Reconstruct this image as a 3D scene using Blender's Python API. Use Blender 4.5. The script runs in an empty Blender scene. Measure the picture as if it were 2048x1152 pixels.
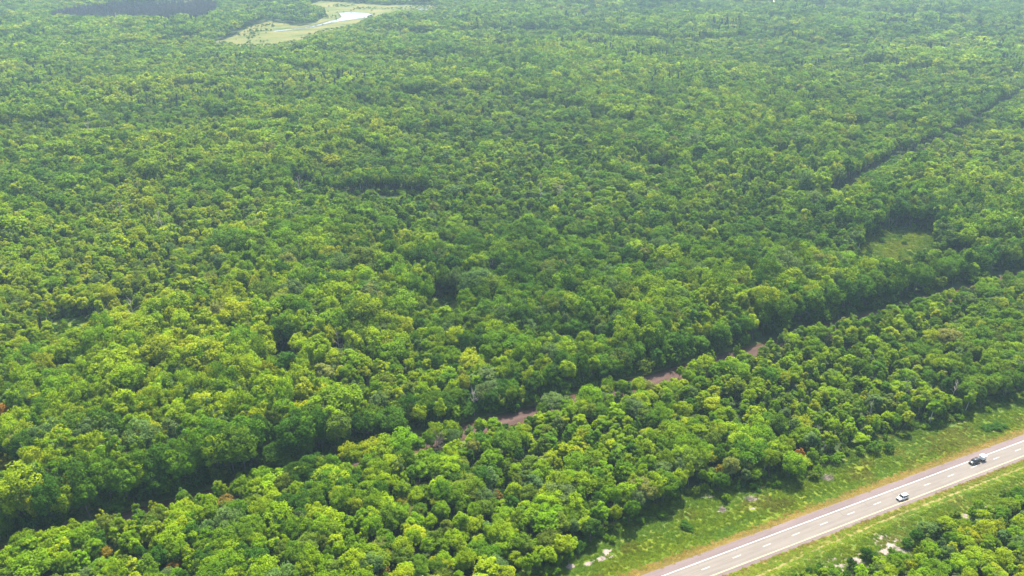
import bpy, bmesh, math, random
import numpy as np
from mathutils import Vector, Matrix

scene = bpy.context.scene
rng = np.random.default_rng(11)
random.seed(11)
R = math.radians

# ------------------------------------------------------------------ camera
CAM_H, PITCH, HFOV = 188.93, 0.4458, R(65.0)
cd = bpy.data.cameras.new("camera")
cd.sensor_width = 36.0
cd.lens = 18.0 / math.tan(HFOV / 2)
cd.clip_start = 1.0
cd.clip_end = 30000.0
cam = bpy.data.objects.new("camera", cd)
cam.location = (0, 0, CAM_H)
cam.rotation_euler = (math.pi / 2 - PITCH, 0, 0)
scene.collection.objects.link(cam)
scene.camera = cam

# ------------------------------------------------------------------ sky, sun, exposure
SUN_EL, SUN_AZ = R(60.0), R(75.0)          # azimuth counted from +x towards +y
world = bpy.data.worlds.new("World")
scene.world = world
world.use_nodes = True
wn = world.node_tree.nodes
wl = world.node_tree.links
bg = wn["Background"]
sky = wn.new("ShaderNodeTexSky")
sky.sky_type = 'NISHITA'
sky.sun_disc = False
sky.sun_elevation = SUN_EL
sky.sun_rotation = math.pi / 2 - SUN_AZ    # Blender counts from +y, clockwise
sky.altitude = 300
sky.air_density = 1.0
sky.dust_density = 4.0
wl.new(sky.outputs[0], bg.inputs[0])
bg.inputs[1].default_value = 0.15
sd = bpy.data.lights.new("sun", 'SUN')
sd.energy = 5.0
sd.angle = R(1.0)
sd.color = (1.0, 0.93, 0.80)
sun = bpy.data.objects.new("sun", sd)
sdir = Vector((math.cos(SUN_EL) * math.cos(SUN_AZ), math.cos(SUN_EL) * math.sin(SUN_AZ), math.sin(SUN_EL)))
sun.rotation_euler = sdir.to_track_quat('Z', 'Y').to_euler()
sun.location = sdir * 400
scene.collection.objects.link(sun)
vs = scene.view_settings
scene.display_settings.display_device = 'sRGB'
vs.view_transform = 'Standard'
vs.look = 'None'
vs.gamma = 1.0
vs.use_curve_mapping = False
vs.exposure = 1.12
cy = scene.cycles
cy.use_denoising = True
cy.max_bounces = 6
cy.diffuse_bounces = 3
cy.glossy_bounces = 2
cy.transmission_bounces = 3
cy.volume_bounces = 0
cy.sample_clamp_indirect = 4.0

# ------------------------------------------------------------------ layout helpers
# highway frame: s runs along the highway, a across it (0 = lane dashes, + = towards the forest)
AZ, OFF = 0.429, 147.80
U = np.array([math.cos(AZ), math.sin(AZ)])
N = np.array([-U[1], U[0]])
FPX = 1024.0 / math.tan(HFOV / 2)


def at(px, py, z=0.0):
    """where the sight line of photo pixel px, py meets the level z"""
    x, y = (px - 1024.0) / FPX, (576.0 - py) / FPX
    d = np.array([x, math.cos(PITCH) + y * math.sin(PITCH), -math.sin(PITCH) + y * math.cos(PITCH)])
    t = (z - CAM_H) / d[2]
    return d[0] * t, d[1] * t


def project(p):
    """photo pixels and depth of world points (n,3)"""
    p = np.atleast_2d(p)
    q = p - np.array([0, 0, CAM_H])
    dep = q[:, 1] * math.cos(PITCH) - q[:, 2] * math.sin(PITCH)
    up = q[:, 1] * math.sin(PITCH) + q[:, 2] * math.cos(PITCH)
    dep = np.where(dep < 1, 1, dep)
    return 1024 + FPX * q[:, 0] / dep, 576 - FPX * up / dep, dep


def SA(s, a, z=0.0):
    w = U * s + N * (OFF + a)
    return (w[0], w[1], z)


def along(x, y):
    return x * U[0] + y * U[1]


def across(x, y):
    return x * N[0] + y * N[1] - OFF


def interp(x, pts):
    xs, ys = zip(*pts)
    return np.interp(x, xs, ys)


def inside(poly, x, y):
    x, y = np.asarray(x), np.asarray(y)
    r = np.zeros(x.shape, bool)
    j = len(poly) - 1
    for i in range(len(poly)):
        xi, yi = poly[i][:2]
        xj, yj = poly[j][:2]
        c = ((yi > y) != (yj > y)) & (x < (xj - xi) * (y - yi) / (yj - yi + 1e-12) + xi)
        r ^= c
        j = i
    return r


def hash2(ix, iy, k):
    h = (ix.astype(np.int64) * 374761393 + iy.astype(np.int64) * 668265263 + k * 974634521) & 0xFFFFFFFF
    h = ((h ^ (h >> 13)) * 1274126177) & 0xFFFFFFFF
    return ((h ^ (h >> 16)) & 0xFFFF) / 65535.0


def vnoise(x, y, size, k=0):
    """smooth value noise 0..1"""
    x, y = np.asarray(x) / size, np.asarray(y) / size
    ix, iy = np.floor(x), np.floor(y)
    fx, fy = x - ix, y - iy
    fx, fy = fx * fx * (3 - 2 * fx), fy * fy * (3 - 2 * fy)
    a, b = hash2(ix, iy, k), hash2(ix + 1, iy, k)
    c, d = hash2(ix, iy + 1, k), hash2(ix + 1, iy + 1, k)
    return (a * (1 - fx) + b * fx) * (1 - fy) + (c * (1 - fx) + d * fx) * fy


def fbm(x, y, size, k=0, o=3):
    t, w, tot = 0, 1.0, 0
    for i in range(o):
        t = t + w * vnoise(x, y, size / 2 ** i, k + 7 * i)
        tot += w
        w *= .55
    return t / tot


# ------------------------------------------------------------------ object helpers
COL = scene.collection


def tag(o, label=None, cat=None, group=None, kind=None):
    if label: o["label"] = label
    if cat: o["category"] = cat
    if group: o["group"] = group
    if kind: o["kind"] = kind
    return o


def link(name, me, parent=None, mat=None):
    o = bpy.data.objects.new(name, me)
    COL.objects.link(o)
    if parent is not None:
        o.parent = parent
    if mat is not None and me is not None and len(me.materials) == 0:
        me.materials.append(mat)
    return o


def empty(name, loc=(0, 0, 0), rz=0.0):
    o = bpy.data.objects.new(name, None)
    COL.objects.link(o)
    o.location = loc
    o.rotation_euler = (0, 0, rz)
    return o


def mesh_from(name, verts, faces, smooth=False):
    me = bpy.data.meshes.new(name)
    me.from_pydata([tuple(map(float, v)) for v in verts], [], [tuple(map(int, f)) for f in faces])
    me.update()
    if smooth:
        me.polygons.foreach_set("use_smooth", [True] * len(me.polygons))
    return me


def bm_mesh(name, bm, smooth=False):
    me = bpy.data.meshes.new(name)
    bmesh.ops.recalc_face_normals(bm, faces=bm.faces)
    bm.to_mesh(me)
    bm.free()
    if smooth:
        me.polygons.foreach_set("use_smooth", [True] * len(me.polygons))
    return me


def bm_box(bm, c, s, bevel=0.0):
    r = bmesh.ops.create_cube(bm, size=1.0, matrix=Matrix.Translation(c) @ Matrix.Diagonal((*s, 1.0)))
    if bevel > 0:
        es = list({e for v in r['verts'] for e in v.link_edges})
        bmesh.ops.bevel(bm, geom=es, offset=bevel, segments=2, affect='EDGES', profile=.5)


def bm_cyl(bm, c, r, depth, axis='Y', seg=20, r2=None):
    m = Matrix.Translation(c)
    if axis == 'Y': m = m @ Matrix.Rotation(math.pi / 2, 4, 'X')
    if axis == 'X': m = m @ Matrix.Rotation(math.pi / 2, 4, 'Y')
    bmesh.ops.create_cone(bm, cap_ends=True, segments=seg, radius1=r, radius2=r if r2 is None else r2, depth=depth, matrix=m)


# ------------------------------------------------------------------ materials
def new_mat(name):
    m = bpy.data.materials.new(name)
    m.use_nodes = True
    nt = m.node_tree
    return m, nt, nt.nodes["Principled BSDF"]


def simple(name, col, rough=.6, metal=0.0, spec=.5, coat=0.0, noise=0.0, nscale=3.0):
    m, nt, b = new_mat(name)
    b.inputs["Base Color"].default_value = (*col, 1)
    b.inputs["Roughness"].default_value = rough
    b.inputs["Metallic"].default_value = metal
    b.inputs["Specular IOR Level"].default_value = spec
    b.inputs["Coat Weight"].default_value = coat
    if noise:
        n = nt.nodes.new("ShaderNodeTexNoise")
        n.inputs["Scale"].default_value = nscale
        n.inputs["Detail"].default_value = 5
        tc = nt.nodes.new("ShaderNodeTexCoord")
        nt.links.new(tc.outputs["Object"], n.inputs["Vector"])
        mr = nt.nodes.new("ShaderNodeMapRange")
        mr.inputs[3].default_value = 1 - noise
        mr.inputs[4].default_value = 1 + noise
        nt.links.new(n.outputs["Fac"], mr.inputs[0])
        mx = nt.nodes.new("ShaderNodeVectorMath")
        mx.operation = 'SCALE'
        mx.inputs[0].default_value = col
        nt.links.new(mr.outputs[0], mx.inputs["Scale"])
        nt.links.new(mx.outputs[0], b.inputs["Base Color"])
    return m


def foliage_mat(name, translucent=.30, inst="tint"):
    """leaf material: base colour = the plant's own tint times a per-spray variation stored on the mesh"""
    m, nt, b = new_mat(name)
    nd, lk = nt.nodes, nt.links
    at_ = nd.new("ShaderNodeAttribute")
    at_.attribute_type = 'INSTANCER'
    at_.attribute_name = inst
    lv = nd.new("ShaderNodeAttribute")
    lv.attribute_type = 'GEOMETRY'
    lv.attribute_name = "leafvar"
    mul = nd.new("ShaderNodeVectorMath")
    mul.operation = 'MULTIPLY'
    lk.new(at_.outputs["Vector"], mul.inputs[0])
    lk.new(lv.outputs["Vector"], mul.inputs[1])
    lk.new(mul.outputs[0], b.inputs["Base Color"])
    b.inputs["Roughness"].default_value = .55
    b.inputs["Specular IOR Level"].default_value = .02
    tr = nd.new("ShaderNodeBsdfTranslucent")
    tm = nd.new("ShaderNodeVectorMath")
    tm.operation = 'MULTIPLY'
    tm.inputs[1].default_value = (1.35, 1.25, .6)
    lk.new(mul.outputs[0], tm.inputs[0])
    lk.new(tm.outputs[0], tr.inputs["Color"])
    mix = nd.new("ShaderNodeMixShader")
    mix.inputs[0].default_value = translucent
    lk.new(b.outputs[0], mix.inputs[1])
    lk.new(tr.outputs[0], mix.inputs[2])
    lk.new(mix.outputs[0], nd["Material Output"].inputs["Surface"])
    return m


def ground_mat(name, stops, scale=.15, detail=8, rough=.95, stretch=None, fine=None, bump=.0, distort=0.0):
    """soil or grass: a noise through colour stops, optionally stretched along the highway, with a finer noise on top"""
    m, nt, b = new_mat(name)
    nd, lk = nt.nodes, nt.links
    g = nd.new("ShaderNodeNewGeometry")
    mp = nd.new("ShaderNodeMapping")
    lk.new(g.outputs["Position"], mp.inputs["Vector"])
    src = mp.outputs[0]
    mp.vector_type = 'TEXTURE'
    if stretch:
        mp.inputs["Rotation"].default_value = (0, 0, AZ)
        mp.inputs["Scale"].default_value = (stretch, 1, 1)
    n = nd.new("ShaderNodeTexNoise")
    n.inputs["Scale"].default_value = scale
    n.inputs["Detail"].default_value = detail
    n.inputs["Roughness"].default_value = .65
    n.inputs["Distortion"].default_value = distort
    lk.new(src, n.inputs["Vector"])
    cr = nd.new("ShaderNodeValToRGB")
    el = cr.color_ramp.elements
    el[0].position, el[0].color = stops[0][0], (*stops[0][1], 1)
    el[1].position, el[1].color = stops[-1][0], (*stops[-1][1], 1)
    for p, c in stops[1:-1]:
        e = el.new(p)
        e.color = (*c, 1)
    lk.new(n.outputs["Fac"], cr.inputs[0])
    out = cr.outputs[0]
    if fine:
        n2 = nd.new("ShaderNodeTexNoise")
        n2.inputs["Scale"].default_value = fine[0]
        n2.inputs["Detail"].default_value = 4
        lk.new(g.outputs["Position"], n2.inputs["Vector"])
        mr = nd.new("ShaderNodeMapRange")
        mr.inputs[1].default_value = .25
        mr.inputs[2].default_value = .75
        mr.inputs[3].default_value = 1 - fine[1]
        mr.inputs[4].default_value = 1 + fine[1]
        lk.new(n2.outputs["Fac"], mr.inputs[0])
        sc = nd.new("ShaderNodeVectorMath")
        sc.operation = 'SCALE'
        lk.new(out, sc.inputs[0])
        lk.new(mr.outputs[0], sc.inputs["Scale"])
        out = sc.outputs[0]
    lk.new(out, b.inputs["Base Color"])
    b.inputs["Roughness"].default_value = rough
    b.inputs["Specular IOR Level"].default_value = .15
    if bump:
        bp = nd.new("ShaderNodeBump")
        bp.inputs["Strength"].default_value = bump
        bp.inputs["Distance"].default_value = .3
        lk.new(n.outputs["Fac"], bp.inputs["Height"])
        lk.new(bp.outputs[0], b.inputs["Normal"])
    return m


M = {}
M['leaf'] = foliage_mat("leaf_foliage", .30)
M['needle'] = foliage_mat("needle_foliage", .10)
M['grassblade'] = foliage_mat("grass_blade", .35)
M['bark'] = simple("grey_bark", (.13, .11, .09), .9, noise=.4, nscale=2)
M['birch'] = simple("pale_bark", (.50, .47, .42), .8, noise=.3, nscale=1.5)
M['snag'] = simple("bare_bleached_wood", (.36, .32, .28), .85, noise=.25, nscale=1.0)
M['brush'] = simple("dry_brushwood", (.25, .205, .16), .9, noise=.3, nscale=1.0)
M['twig'] = simple("bare_brown_twig", (.20, .15, .12), .9, noise=.3, nscale=1.0)
M['floor'] = ground_mat("forest_floor", [(0.3, (0.023, 0.036, 0.016)), (0.55, (0.046, 0.072, 0.021)), (0.75, (0.078, 0.098, 0.031))], .08, fine=(1.2, .35))
M['verge'] = ground_mat("verge_grass", [(0.36, (0.05, 0.09, 0.01)), (0.46, (0.085, 0.135, 0.011)), (0.55, (0.125, 0.17, 0.012)), (0.66, (0.165, 0.185, 0.016))], .16, stretch=3.0, fine=(2.0, .3), bump=.4)
M['weeds'] = ground_mat("rank_weeds", [(0.3, (0.046, 0.077, 0.019)), (0.5, (0.092, 0.146, 0.023)), (0.7, (0.185, 0.185, 0.046))], .22, fine=(1.6, .35), bump=.4)
M['dry'] = ground_mat("dry_grass", [(0.36, (0.099, 0.084, 0.019)), (0.5, (0.143, 0.105, 0.026)), (0.64, (0.18, 0.127, 0.037))], .35, stretch=6.0, fine=(2.5, .25))
M['median'] = ground_mat("median_grass", [(0.36, (0.062, 0.1, 0.013)), (0.5, (0.104, 0.152, 0.015)), (0.64, (0.152, 0.176, 0.024))], .2, stretch=4.0, fine=(2.0, .3), bump=.3)
M['medianstrip'] = ground_mat("mown_strip", [(0.36, (0.108, 0.122, 0.018)), (0.5, (0.153, 0.149, 0.027)), (0.64, (0.198, 0.171, 0.045))], .5, stretch=8.0, fine=(3.0, .25))
M['rut'] = ground_mat("pressed_dry_grass", [(0.36, (0.178, 0.153, 0.043)), (0.62, (0.246, 0.212, 0.076))], .6, stretch=6.0, fine=(3.0, .2))
M['sand'] = ground_mat("pale_gravelly_sand", [(.36, (.13, .11, .092)), (.5, (.25, .21, .18)), (.64, (.34, .29, .25))], .5, fine=(3.0, .3))
M['ballast'] = ground_mat("red_gravel", [(0.36, (0.06, 0.038, 0.032)), (0.52, (0.085, 0.053, 0.044)), (0.66, (0.115, 0.074, 0.062))], .25, stretch=5.0, fine=(2.5, .25))
M['soil'] = ground_mat("orange_soil", [(0.36, (0.04, 0.032, 0.018)), (0.62, (0.096, 0.054, 0.024))], .3, stretch=3.0, fine=(2.0, .25))
M['marsh'] = ground_mat("marsh_grass", [(0.38, (0.06, 0.085, 0.018)), (0.46, (0.1, 0.122, 0.026)), (0.54, (0.14, 0.14, 0.035)), (0.64, (0.175, 0.15, 0.05))], .03, stretch=2.0, fine=(.4, .2))
M['clear'] = ground_mat("clearing_grass", [(0.38, (0.05, 0.085, 0.012)), (0.5, (0.085, 0.12, 0.016)), (0.64, (0.125, 0.135, 0.03))], .09, fine=(1.0, .25))
M['reed'] = ground_mat("dark_reeds", [(.36, (.045, .055, .02)), (.64, (.10, .10, .035))], .06, fine=(.5, .3))
M['bog'] = ground_mat("heath_bog", [(.3, (.06, .05, .05)), (.7, (.10, .085, .075))], .05)
M['field'] = ground_mat("pale_field", [(.3, (.30, .27, .15)), (.7, (.42, .38, .24))], .02)


def concrete_mat():
    m, nt, b = new_mat("worn_concrete")
    nd, lk = nt.nodes, nt.links
    g = nd.new("ShaderNodeNewGeometry")
    mp = nd.new("ShaderNodeMapping")
    mp.vector_type = 'TEXTURE'
    mp.inputs["Rotation"].default_value = (0, 0, AZ)
    mp.inputs["Location"].default_value = tuple(SA(0, 0))
    lk.new(g.outputs["Position"], mp.inputs["Vector"])
    def noise(scale, sx, det=5):
        q = nd.new("ShaderNodeVectorMath"); q.operation = 'MULTIPLY'
        q.inputs[1].default_value = (1 / sx, 1, 1)
        lk.new(mp.outputs[0], q.inputs[0])
        n = nd.new("ShaderNodeTexNoise")
        n.inputs["Scale"].default_value = scale
        n.inputs["Detail"].default_value = det
        lk.new(q.outputs[0], n.inputs["Vector"])
        return n.outputs["Fac"]
    cr = nd.new("ShaderNodeValToRGB")
    el = cr.color_ramp.elements
    el[0].position, el[0].color = .3, (.158, .140, .121, 1)
    el[1].position, el[1].color = .72, (.206, .183, .158, 1)
    mixn = nd.new("ShaderNodeMath"); mixn.operation = 'MULTIPLY_ADD'
    lk.new(noise(.9, 14), mixn.inputs[0]); mixn.inputs[1].default_value = .55
    sc = nd.new("ShaderNodeMath"); sc.operation = 'MULTIPLY'
    lk.new(noise(.25, 2), sc.inputs[0]); sc.inputs[1].default_value = .45
    lk.new(sc.outputs[0], mixn.inputs[2])
    sep = nd.new("ShaderNodeSeparateXYZ"); lk.new(mp.outputs[0], sep.inputs[0])
    wv = nd.new("ShaderNodeMath"); wv.operation = 'MULTIPLY'; wv.inputs[1].default_value = 2 * math.pi / 1.66
    lk.new(sep.outputs["Y"], wv.inputs[0])
    co = nd.new("ShaderNodeMath"); co.operation = 'COSINE'; lk.new(wv.outputs[0], co.inputs[0])
    wa = nd.new("ShaderNodeMath"); wa.operation = 'MULTIPLY_ADD'; wa.inputs[1].default_value = .055
    lk.new(co.outputs[0], wa.inputs[0]); lk.new(mixn.outputs[0], wa.inputs[2])
    lk.new(wa.outputs[0], cr.inputs[0])
    fn = nd.new("ShaderNodeMapRange")
    fn.inputs[3].default_value, fn.inputs[4].default_value = .9, 1.1
    lk.new(noise(6, 1.5), fn.inputs[0])
    v = nd.new("ShaderNodeVectorMath"); v.operation = 'SCALE'
    lk.new(cr.outputs[0], v.inputs[0]); lk.new(fn.outputs[0], v.inputs["Scale"])
    lk.new(v.outputs[0], b.inputs["Base Color"])
    b.inputs["Roughness"].default_value = .85
    b.inputs["Specular IOR Level"].default_value = .25
    return m


M['concrete'] = concrete_mat()
M['asphalt'] = ground_mat("aged_asphalt", [(0.3, (0.132, 0.103, 0.1)), (0.55, (0.172, 0.135, 0.13)), (0.75, (0.213, 0.169, 0.163))], .3, stretch=8.0, fine=(4.0, .15), rough=.85)
M['white'] = simple("white_road_paint", (.68, .65, .61), .7, noise=.18, nscale=1.2)
M['yellow'] = simple("yellow_road_paint", (.72, .50, .20), .7, noise=.15, nscale=1.2)
M['seal'] = simple("joint_sealant", (.07, .062, .057), .7, noise=.2)
M['oldmark'] = simple("worn_contrast_paint", (.125, .107, .09), .8, noise=.15)
M['chalk'] = simple("chalky_white", (.78, .76, .72), .7)


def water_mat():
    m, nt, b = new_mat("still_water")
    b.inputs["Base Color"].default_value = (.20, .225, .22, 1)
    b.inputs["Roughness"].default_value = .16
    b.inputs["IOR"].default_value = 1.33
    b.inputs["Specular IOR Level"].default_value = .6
    n = nt.nodes.new("ShaderNodeTexNoise")
    n.inputs["Scale"].default_value = .3
    n.inputs["Detail"].default_value = 3
    g = nt.nodes.new("ShaderNodeNewGeometry")
    nt.links.new(g.outputs["Position"], n.inputs["Vector"])
    bp = nt.nodes.new("ShaderNodeBump")
    bp.inputs["Strength"].default_value = .05
    bp.inputs["Distance"].default_value = .2
    nt.links.new(n.outputs["Fac"], bp.inputs["Height"])
    nt.links.new(bp.outputs[0], b.inputs["Normal"])
    return m


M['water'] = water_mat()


# ------------------------------------------------------------------ haze
def make_haze():
    bm = bmesh.new()
    bm_box(bm, (0, 0, 99.5), (17000, 17000, 201))
    o = link("haze", bm_mesh("haze", bm))
    m = bpy.data.materials.new("summer_haze")
    m.use_nodes = True
    nd = m.node_tree.nodes
    nd.remove(nd["Principled BSDF"])
    v = nd.new("ShaderNodeVolumePrincipled")
    v.inputs["Color"].default_value = (.58, .86, 1.0, 1)
    v.inputs["Density"].default_value = 0.000135
    v.inputs["Anisotropy"].default_value = 0.25
    m.node_tree.links.new(v.outputs[0], nd["Material Output"].inputs["Volume"])
    o.data.materials.append(m)
    tag(o, kind='stuff')


make_haze()


# ------------------------------------------------------------------ ground sheets
def sheet(name, pts, z, mat, parent=None, kind='structure'):
    me = mesh_from(name, [(p[0], p[1], z) for p in pts], [list(range(len(pts)))])
    if me.polygons[0].normal.z < 0:
        me.flip_normals()
    o = link(name, me, parent, mat)
    if parent is None and kind:
        tag(o, kind=kind)
    return o


def strip(name, a0, a1, z, mat, s0=-260, s1=1500, parent=None, wob=0.0, step=6.0, k=0, kind='structure'):
    """a band beside the highway between two across values (numbers or functions of s)"""
    ss = np.arange(s0, s1 + step, step)
    f0 = a0 if callable(a0) else (lambda s: np.full(s.shape, float(a0)))
    f1 = a1 if callable(a1) else (lambda s: np.full(s.shape, float(a1)))
    A0 = f0(ss) + wob * (vnoise(ss, ss * 0, 9, k) - .5) * 2
    A1 = f1(ss) + wob * (vnoise(ss, ss * 0 + 50, 9, k + 3) - .5) * 2
    V = [SA(s, a, z) for s, a in zip(ss, A0)] + [SA(s, a, z) for s, a in zip(ss, A1)]
    n = len(ss)
    F = [(i, i + 1, n + i + 1, n + i) for i in range(n - 1)]
    o = link(name, mesh_from(name, V, F), parent, mat)
    if o.data.polygons[0].normal.z < 0:
        o.data.flip_normals()
    if parent is None:
        tag(o, kind=kind)
    return o


def blob(cx, cy, rx, ry, rot=0.0, n=28, rough=.35, seed=0):
    r = np.random.default_rng(seed)
    ph = r.uniform(0, 6.28, 6)
    out = []
    for i in range(n):
        t = 2 * math.pi * i / n
        q = 1 + rough * sum(math.sin((k + 2) * t + ph[k]) / (k + 2) for k in range(6)) * 1.2
        x, y = rx * q * math.cos(t), ry * q * math.sin(t)
        out.append((cx + x * math.cos(rot) - y * math.sin(rot), cy + x * math.sin(rot) + y * math.cos(rot)))
    return out


GR = 8000.0
sheet("ground", [(-GR, -GR), (GR, -GR), (GR, GR), (-GR, GR)], 0.0, M['floor'])


def edge_near(s):     # where the belt's trees begin beside the highway
    return interp(s, [(-60, 18), (60, 15), (90, 18), (121, 25), (154, 29), (175, 24), (190, 22), (214, 22.5), (236, 27), (250, 25), (271, 24), (315, 24), (420, 24)]) + 0 * s


strip("weed_bank", 15, lambda s: edge_near(s) + 6, .004, M['weeds'], wob=1.2, k=4)
strip("grass_verge", 8.2, lambda s: np.minimum(edge_near(s) - 1.5, 20.5), .008, M['verge'], wob=1.2, k=9)
strip("dry_roadside", 5.6, 8.9, .012, M['dry'], wob=.5, k=12)
strip("median_ground", -30, -6.2, .004, M['median'], wob=.8, k=15)
strip("mown_median_strip", -7.7, -4.6, .008, M['medianstrip'], wob=.25, k=18)


def rut_a(s):
    return interp(s, [(100, -9.7), (151, -9.4), (174, -8.2), (210, -7.3), (273, -8.1), (400, -8.6), (700, -9)]) + 0 * s


strip("tyre_track", lambda s: rut_a(s) - .35, lambda s: rut_a(s) + .4, .016, M['rut'], wob=.18, k=21, step=2.5)
strip("tyre_track", lambda s: rut_a(s) - 2.0, lambda s: rut_a(s) - 1.55, .016, M['medianstrip'], wob=.2, k=25, step=2.5)

# ---- highway
road = strip("road", -3.75, 3.25, .02, M['concrete'], kind='structure', step=20)
strip("right_shoulder", 3.25, 5.9, .016, M['asphalt'], parent=road, step=20, wob=.06)
strip("left_shoulder", -4.85, -3.75, .016, M['asphalt'], parent=road, step=20, wob=.06)
strip("edge_line", 2.86, 3.06, .024, M['white'], parent=road, step=20)
strip("edge_line", -3.44, -3.26, .024, M['yellow'], parent=road, step=20)
S0, CYC, DL = 133.12, 12.19, 3.2
dash_me = None


def band(name, s0, s1, a0, a1, z, mat, parent):
    return sheet(name, [SA(s0, a0), SA(s1, a0), SA(s1, a1), SA(s0, a1)], z, mat, parent)


for k in range(-6, 24):
    s = S0 + CYC * k
    band("lane_dash", s, s + DL, -.07, .07, .024, M['white'], road)
    if -3 <= k <= 14:
        L = random.uniform(3.2, 4.8)
        band("worn_lane_mark", s - L, s - .05, -.07, .07, .022, M['oldmark'], road)
# sealed cracks and joints: photo points on the slab
for (x0, y0, x1, y1, w) in [(1394, 1128.5, 1398, 1132, .12), (1451.5, 1106, 1454.5, 1109, .10), (1471, 1099.5, 1474, 1103, .10),
                            (1507, 1085, 1510, 1087, .08), (1525, 1078, 1528, 1081, .10),
                            (1677, 1022, 1687, 1032, .13), (1687, 1032, 1692, 1030, .08), (1692, 1016, 1697, 1021, .08),
                            (1726, 1003.5, 1737, 1013, .13), (1737, 1013, 1745, 1010, .10), (1757, 991.5, 1762, 995, .09),
                            (1782, 983, 1792, 991, .10), (1592, 1053, 1595, 1056, .08), (1907, 939, 1913, 944, .09),
                            (2020, 895, 2028, 900, .10), (1838, 963, 1843, 967, .08)]:
    p, q = np.array(at(x0, y0)), np.array(at(x1, y1))
    d = (q - p) / np.linalg.norm(q - p)
    e = np.array([-d[1], d[0]]) * w / 2
    sheet("joint_seal", [p - e, q - e, q + e, p + e], .0225, M['seal'], road)

# ---- old railway grade, now a gravel trail
TRK = [(-300, 97), (-100, 98.5), (5, 100), (116, 99.5), (183, 101), (233, 102), (314, 104), (432, 106.5), (700, 112), (1100, 120), (1500, 128)]


def trk(s):
    return interp(s, TRK) + 0 * s


strip("trail_bank", lambda s: trk(s) - 14, lambda s: trk(s) + 12, .004, M['weeds'], wob=1.0, k=31, s1=236)
strip("trail_soil", lambda s: trk(s) - 6.0, lambda s: trk(s) + 5.2, .008, M['soil'], wob=.7, k=33, s1=1400)
strip("gravel_trail", lambda s: trk(s) - 3.8, lambda s: trk(s) + 3.0, .012, M['ballast'], wob=.4, k=35, s1=1400)
# trail bed verges: a low grassy ledge under the far trees comes from trail_bank

# ---- farther forest road
P2 = [at(x, y) for x, y in [(1645, 408), (1680, 386), (1790, 320), (1880, 285), (2000, 216), (2048, 185), (2120, 140)]]


def road_ribbon(name, P, w, z, mat):
    P = [np.array(p) for p in P]
    L, Rr = [], []
    for i, p in enumerate(P):
        d = P[min(i + 1, len(P) - 1)] - P[max(i - 1, 0)]
        d = d / np.linalg.norm(d)
        e = np.array([-d[1], d[0]]) * w / 2
        L.append(p + e); Rr.append(p - e)
    n = len(P)
    me = mesh_from(name, [(q[0], q[1], z) for q in L + Rr], [(n + i, n + i + 1, i + 1, i) for i in range(n - 1)])
    if me.polygons[0].normal.z < 0: me.flip_normals()
    return tag(link(name, me, None, mat), kind='structure')


road_ribbon("forest_road", P2, 2.8, .012, M['soil'])


def dist_poly(P, x, y):
    best = np.full(np.shape(x), 1e9)
    for (ax, ay), (bx, by) in zip(P[:-1], P[1:]):
        dx, dy = bx - ax, by - ay
        t = np.clip(((x - ax) * dx + (y - ay) * dy) / (dx * dx + dy * dy), 0, 1)
        best = np.minimum(best, np.hypot(x - ax - t * dx, y - ay - t * dy))
    return best


# ---- clearings, marsh, water, bog, fields (outlines on the ground)
def poly(*pts):
    return [at(x, y) for x, y in pts]


CLEAR = [
    poly((1716, 510), (1732, 480), (1768, 461), (1815, 454), (1856, 460), (1876, 478), (1870, 510), (1842, 545), (1770, 545), (1730, 532)),
    poly((1866, 528), (1884, 515), (1915, 511), (1942, 520), (1946, 536), (1900, 544), (1872, 540)),
    poly((852, 612), (868, 597), (900, 598), (932, 606), (930, 622), (905, 636), (862, 630)),
    poly((95, 655), (112, 640), (160, 632), (195, 640), (185, 668), (140, 684), (105, 676)),
    poly((655, 396), (672, 388), (690, 396), (688, 408), (668, 410)),
    poly((690, 394), (740, 384), (800, 386), (850, 392), (862, 402), (830, 416), (760, 420), (700, 412)),
]
for c in CLEAR[:2]:
    sheet("clearing_ground", c, .006, M['clear'])
for c in CLEAR[2:4]:
    sheet("clearing_ground", c, .006, M['weeds'])
sheet("sandy_ground", blob(*at(672, 398), 7, 14, 0, seed=3), .010, M['sand'])

MARSH = poly((425, 84), (470, 72), (500, 52), (540, 42), (565, 45), (600, 52), (630, 46), (650, 32), (650, 18), (618, 10), (640, 1), (720, 6), (760, 10), (860, 9), (880, 16), (850, 24), (800, 24), (745, 36), (700, 54), (640, 64), (600, 80), (545, 92), (480, 92))
sheet("marsh", MARSH, .006, M['marsh'])
WATER = poly((655, 43.5), (672, 40), (684, 34), (678, 26), (700, 24), (735, 26), (746, 30), (736, 35), (715, 37), (700, 39.5), (684, 41.5), (668, 44.5))
STREAM = poly((548, 62.5), (570, 60), (600, 57.2), (625, 53), (645, 48), (668, 42))
road_ribbon("reed_margin", STREAM, 22.0, .0085, M['reed'])
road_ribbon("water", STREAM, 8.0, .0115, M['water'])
road_ribbon("reed_margin", WATER + WATER[:1], 7.0, .009, M['reed'])
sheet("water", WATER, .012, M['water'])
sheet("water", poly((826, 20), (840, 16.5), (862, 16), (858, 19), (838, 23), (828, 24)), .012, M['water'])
BOG = poly((92, 38), (130, 24), (220, 12), (330, 8), (420, 4), (436, 14), (425, 34), (400, 44), (300, 44), (200, 42), (120, 44))
sheet("heath_bog", BOG, .006, M['bog'])
FIELDS = [poly((265, 12), (330, 5), (400, -1), (470, -2), (425, 4), (330, 10)), poly((408, 42), (420, 34), (432, 33), (428, 42), (415, 48)),
          poly((1478, 2), (1500, -6), (1560, -6), (1562, 3), (1530, 6), (1490, 5)), poly((1535, 12), (1546, 8), (1556, 9), (1552, 13), (1540, 14)),
          poly((1610, 17), (1640, 14), (1655, 17), (1640, 22))]
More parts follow.
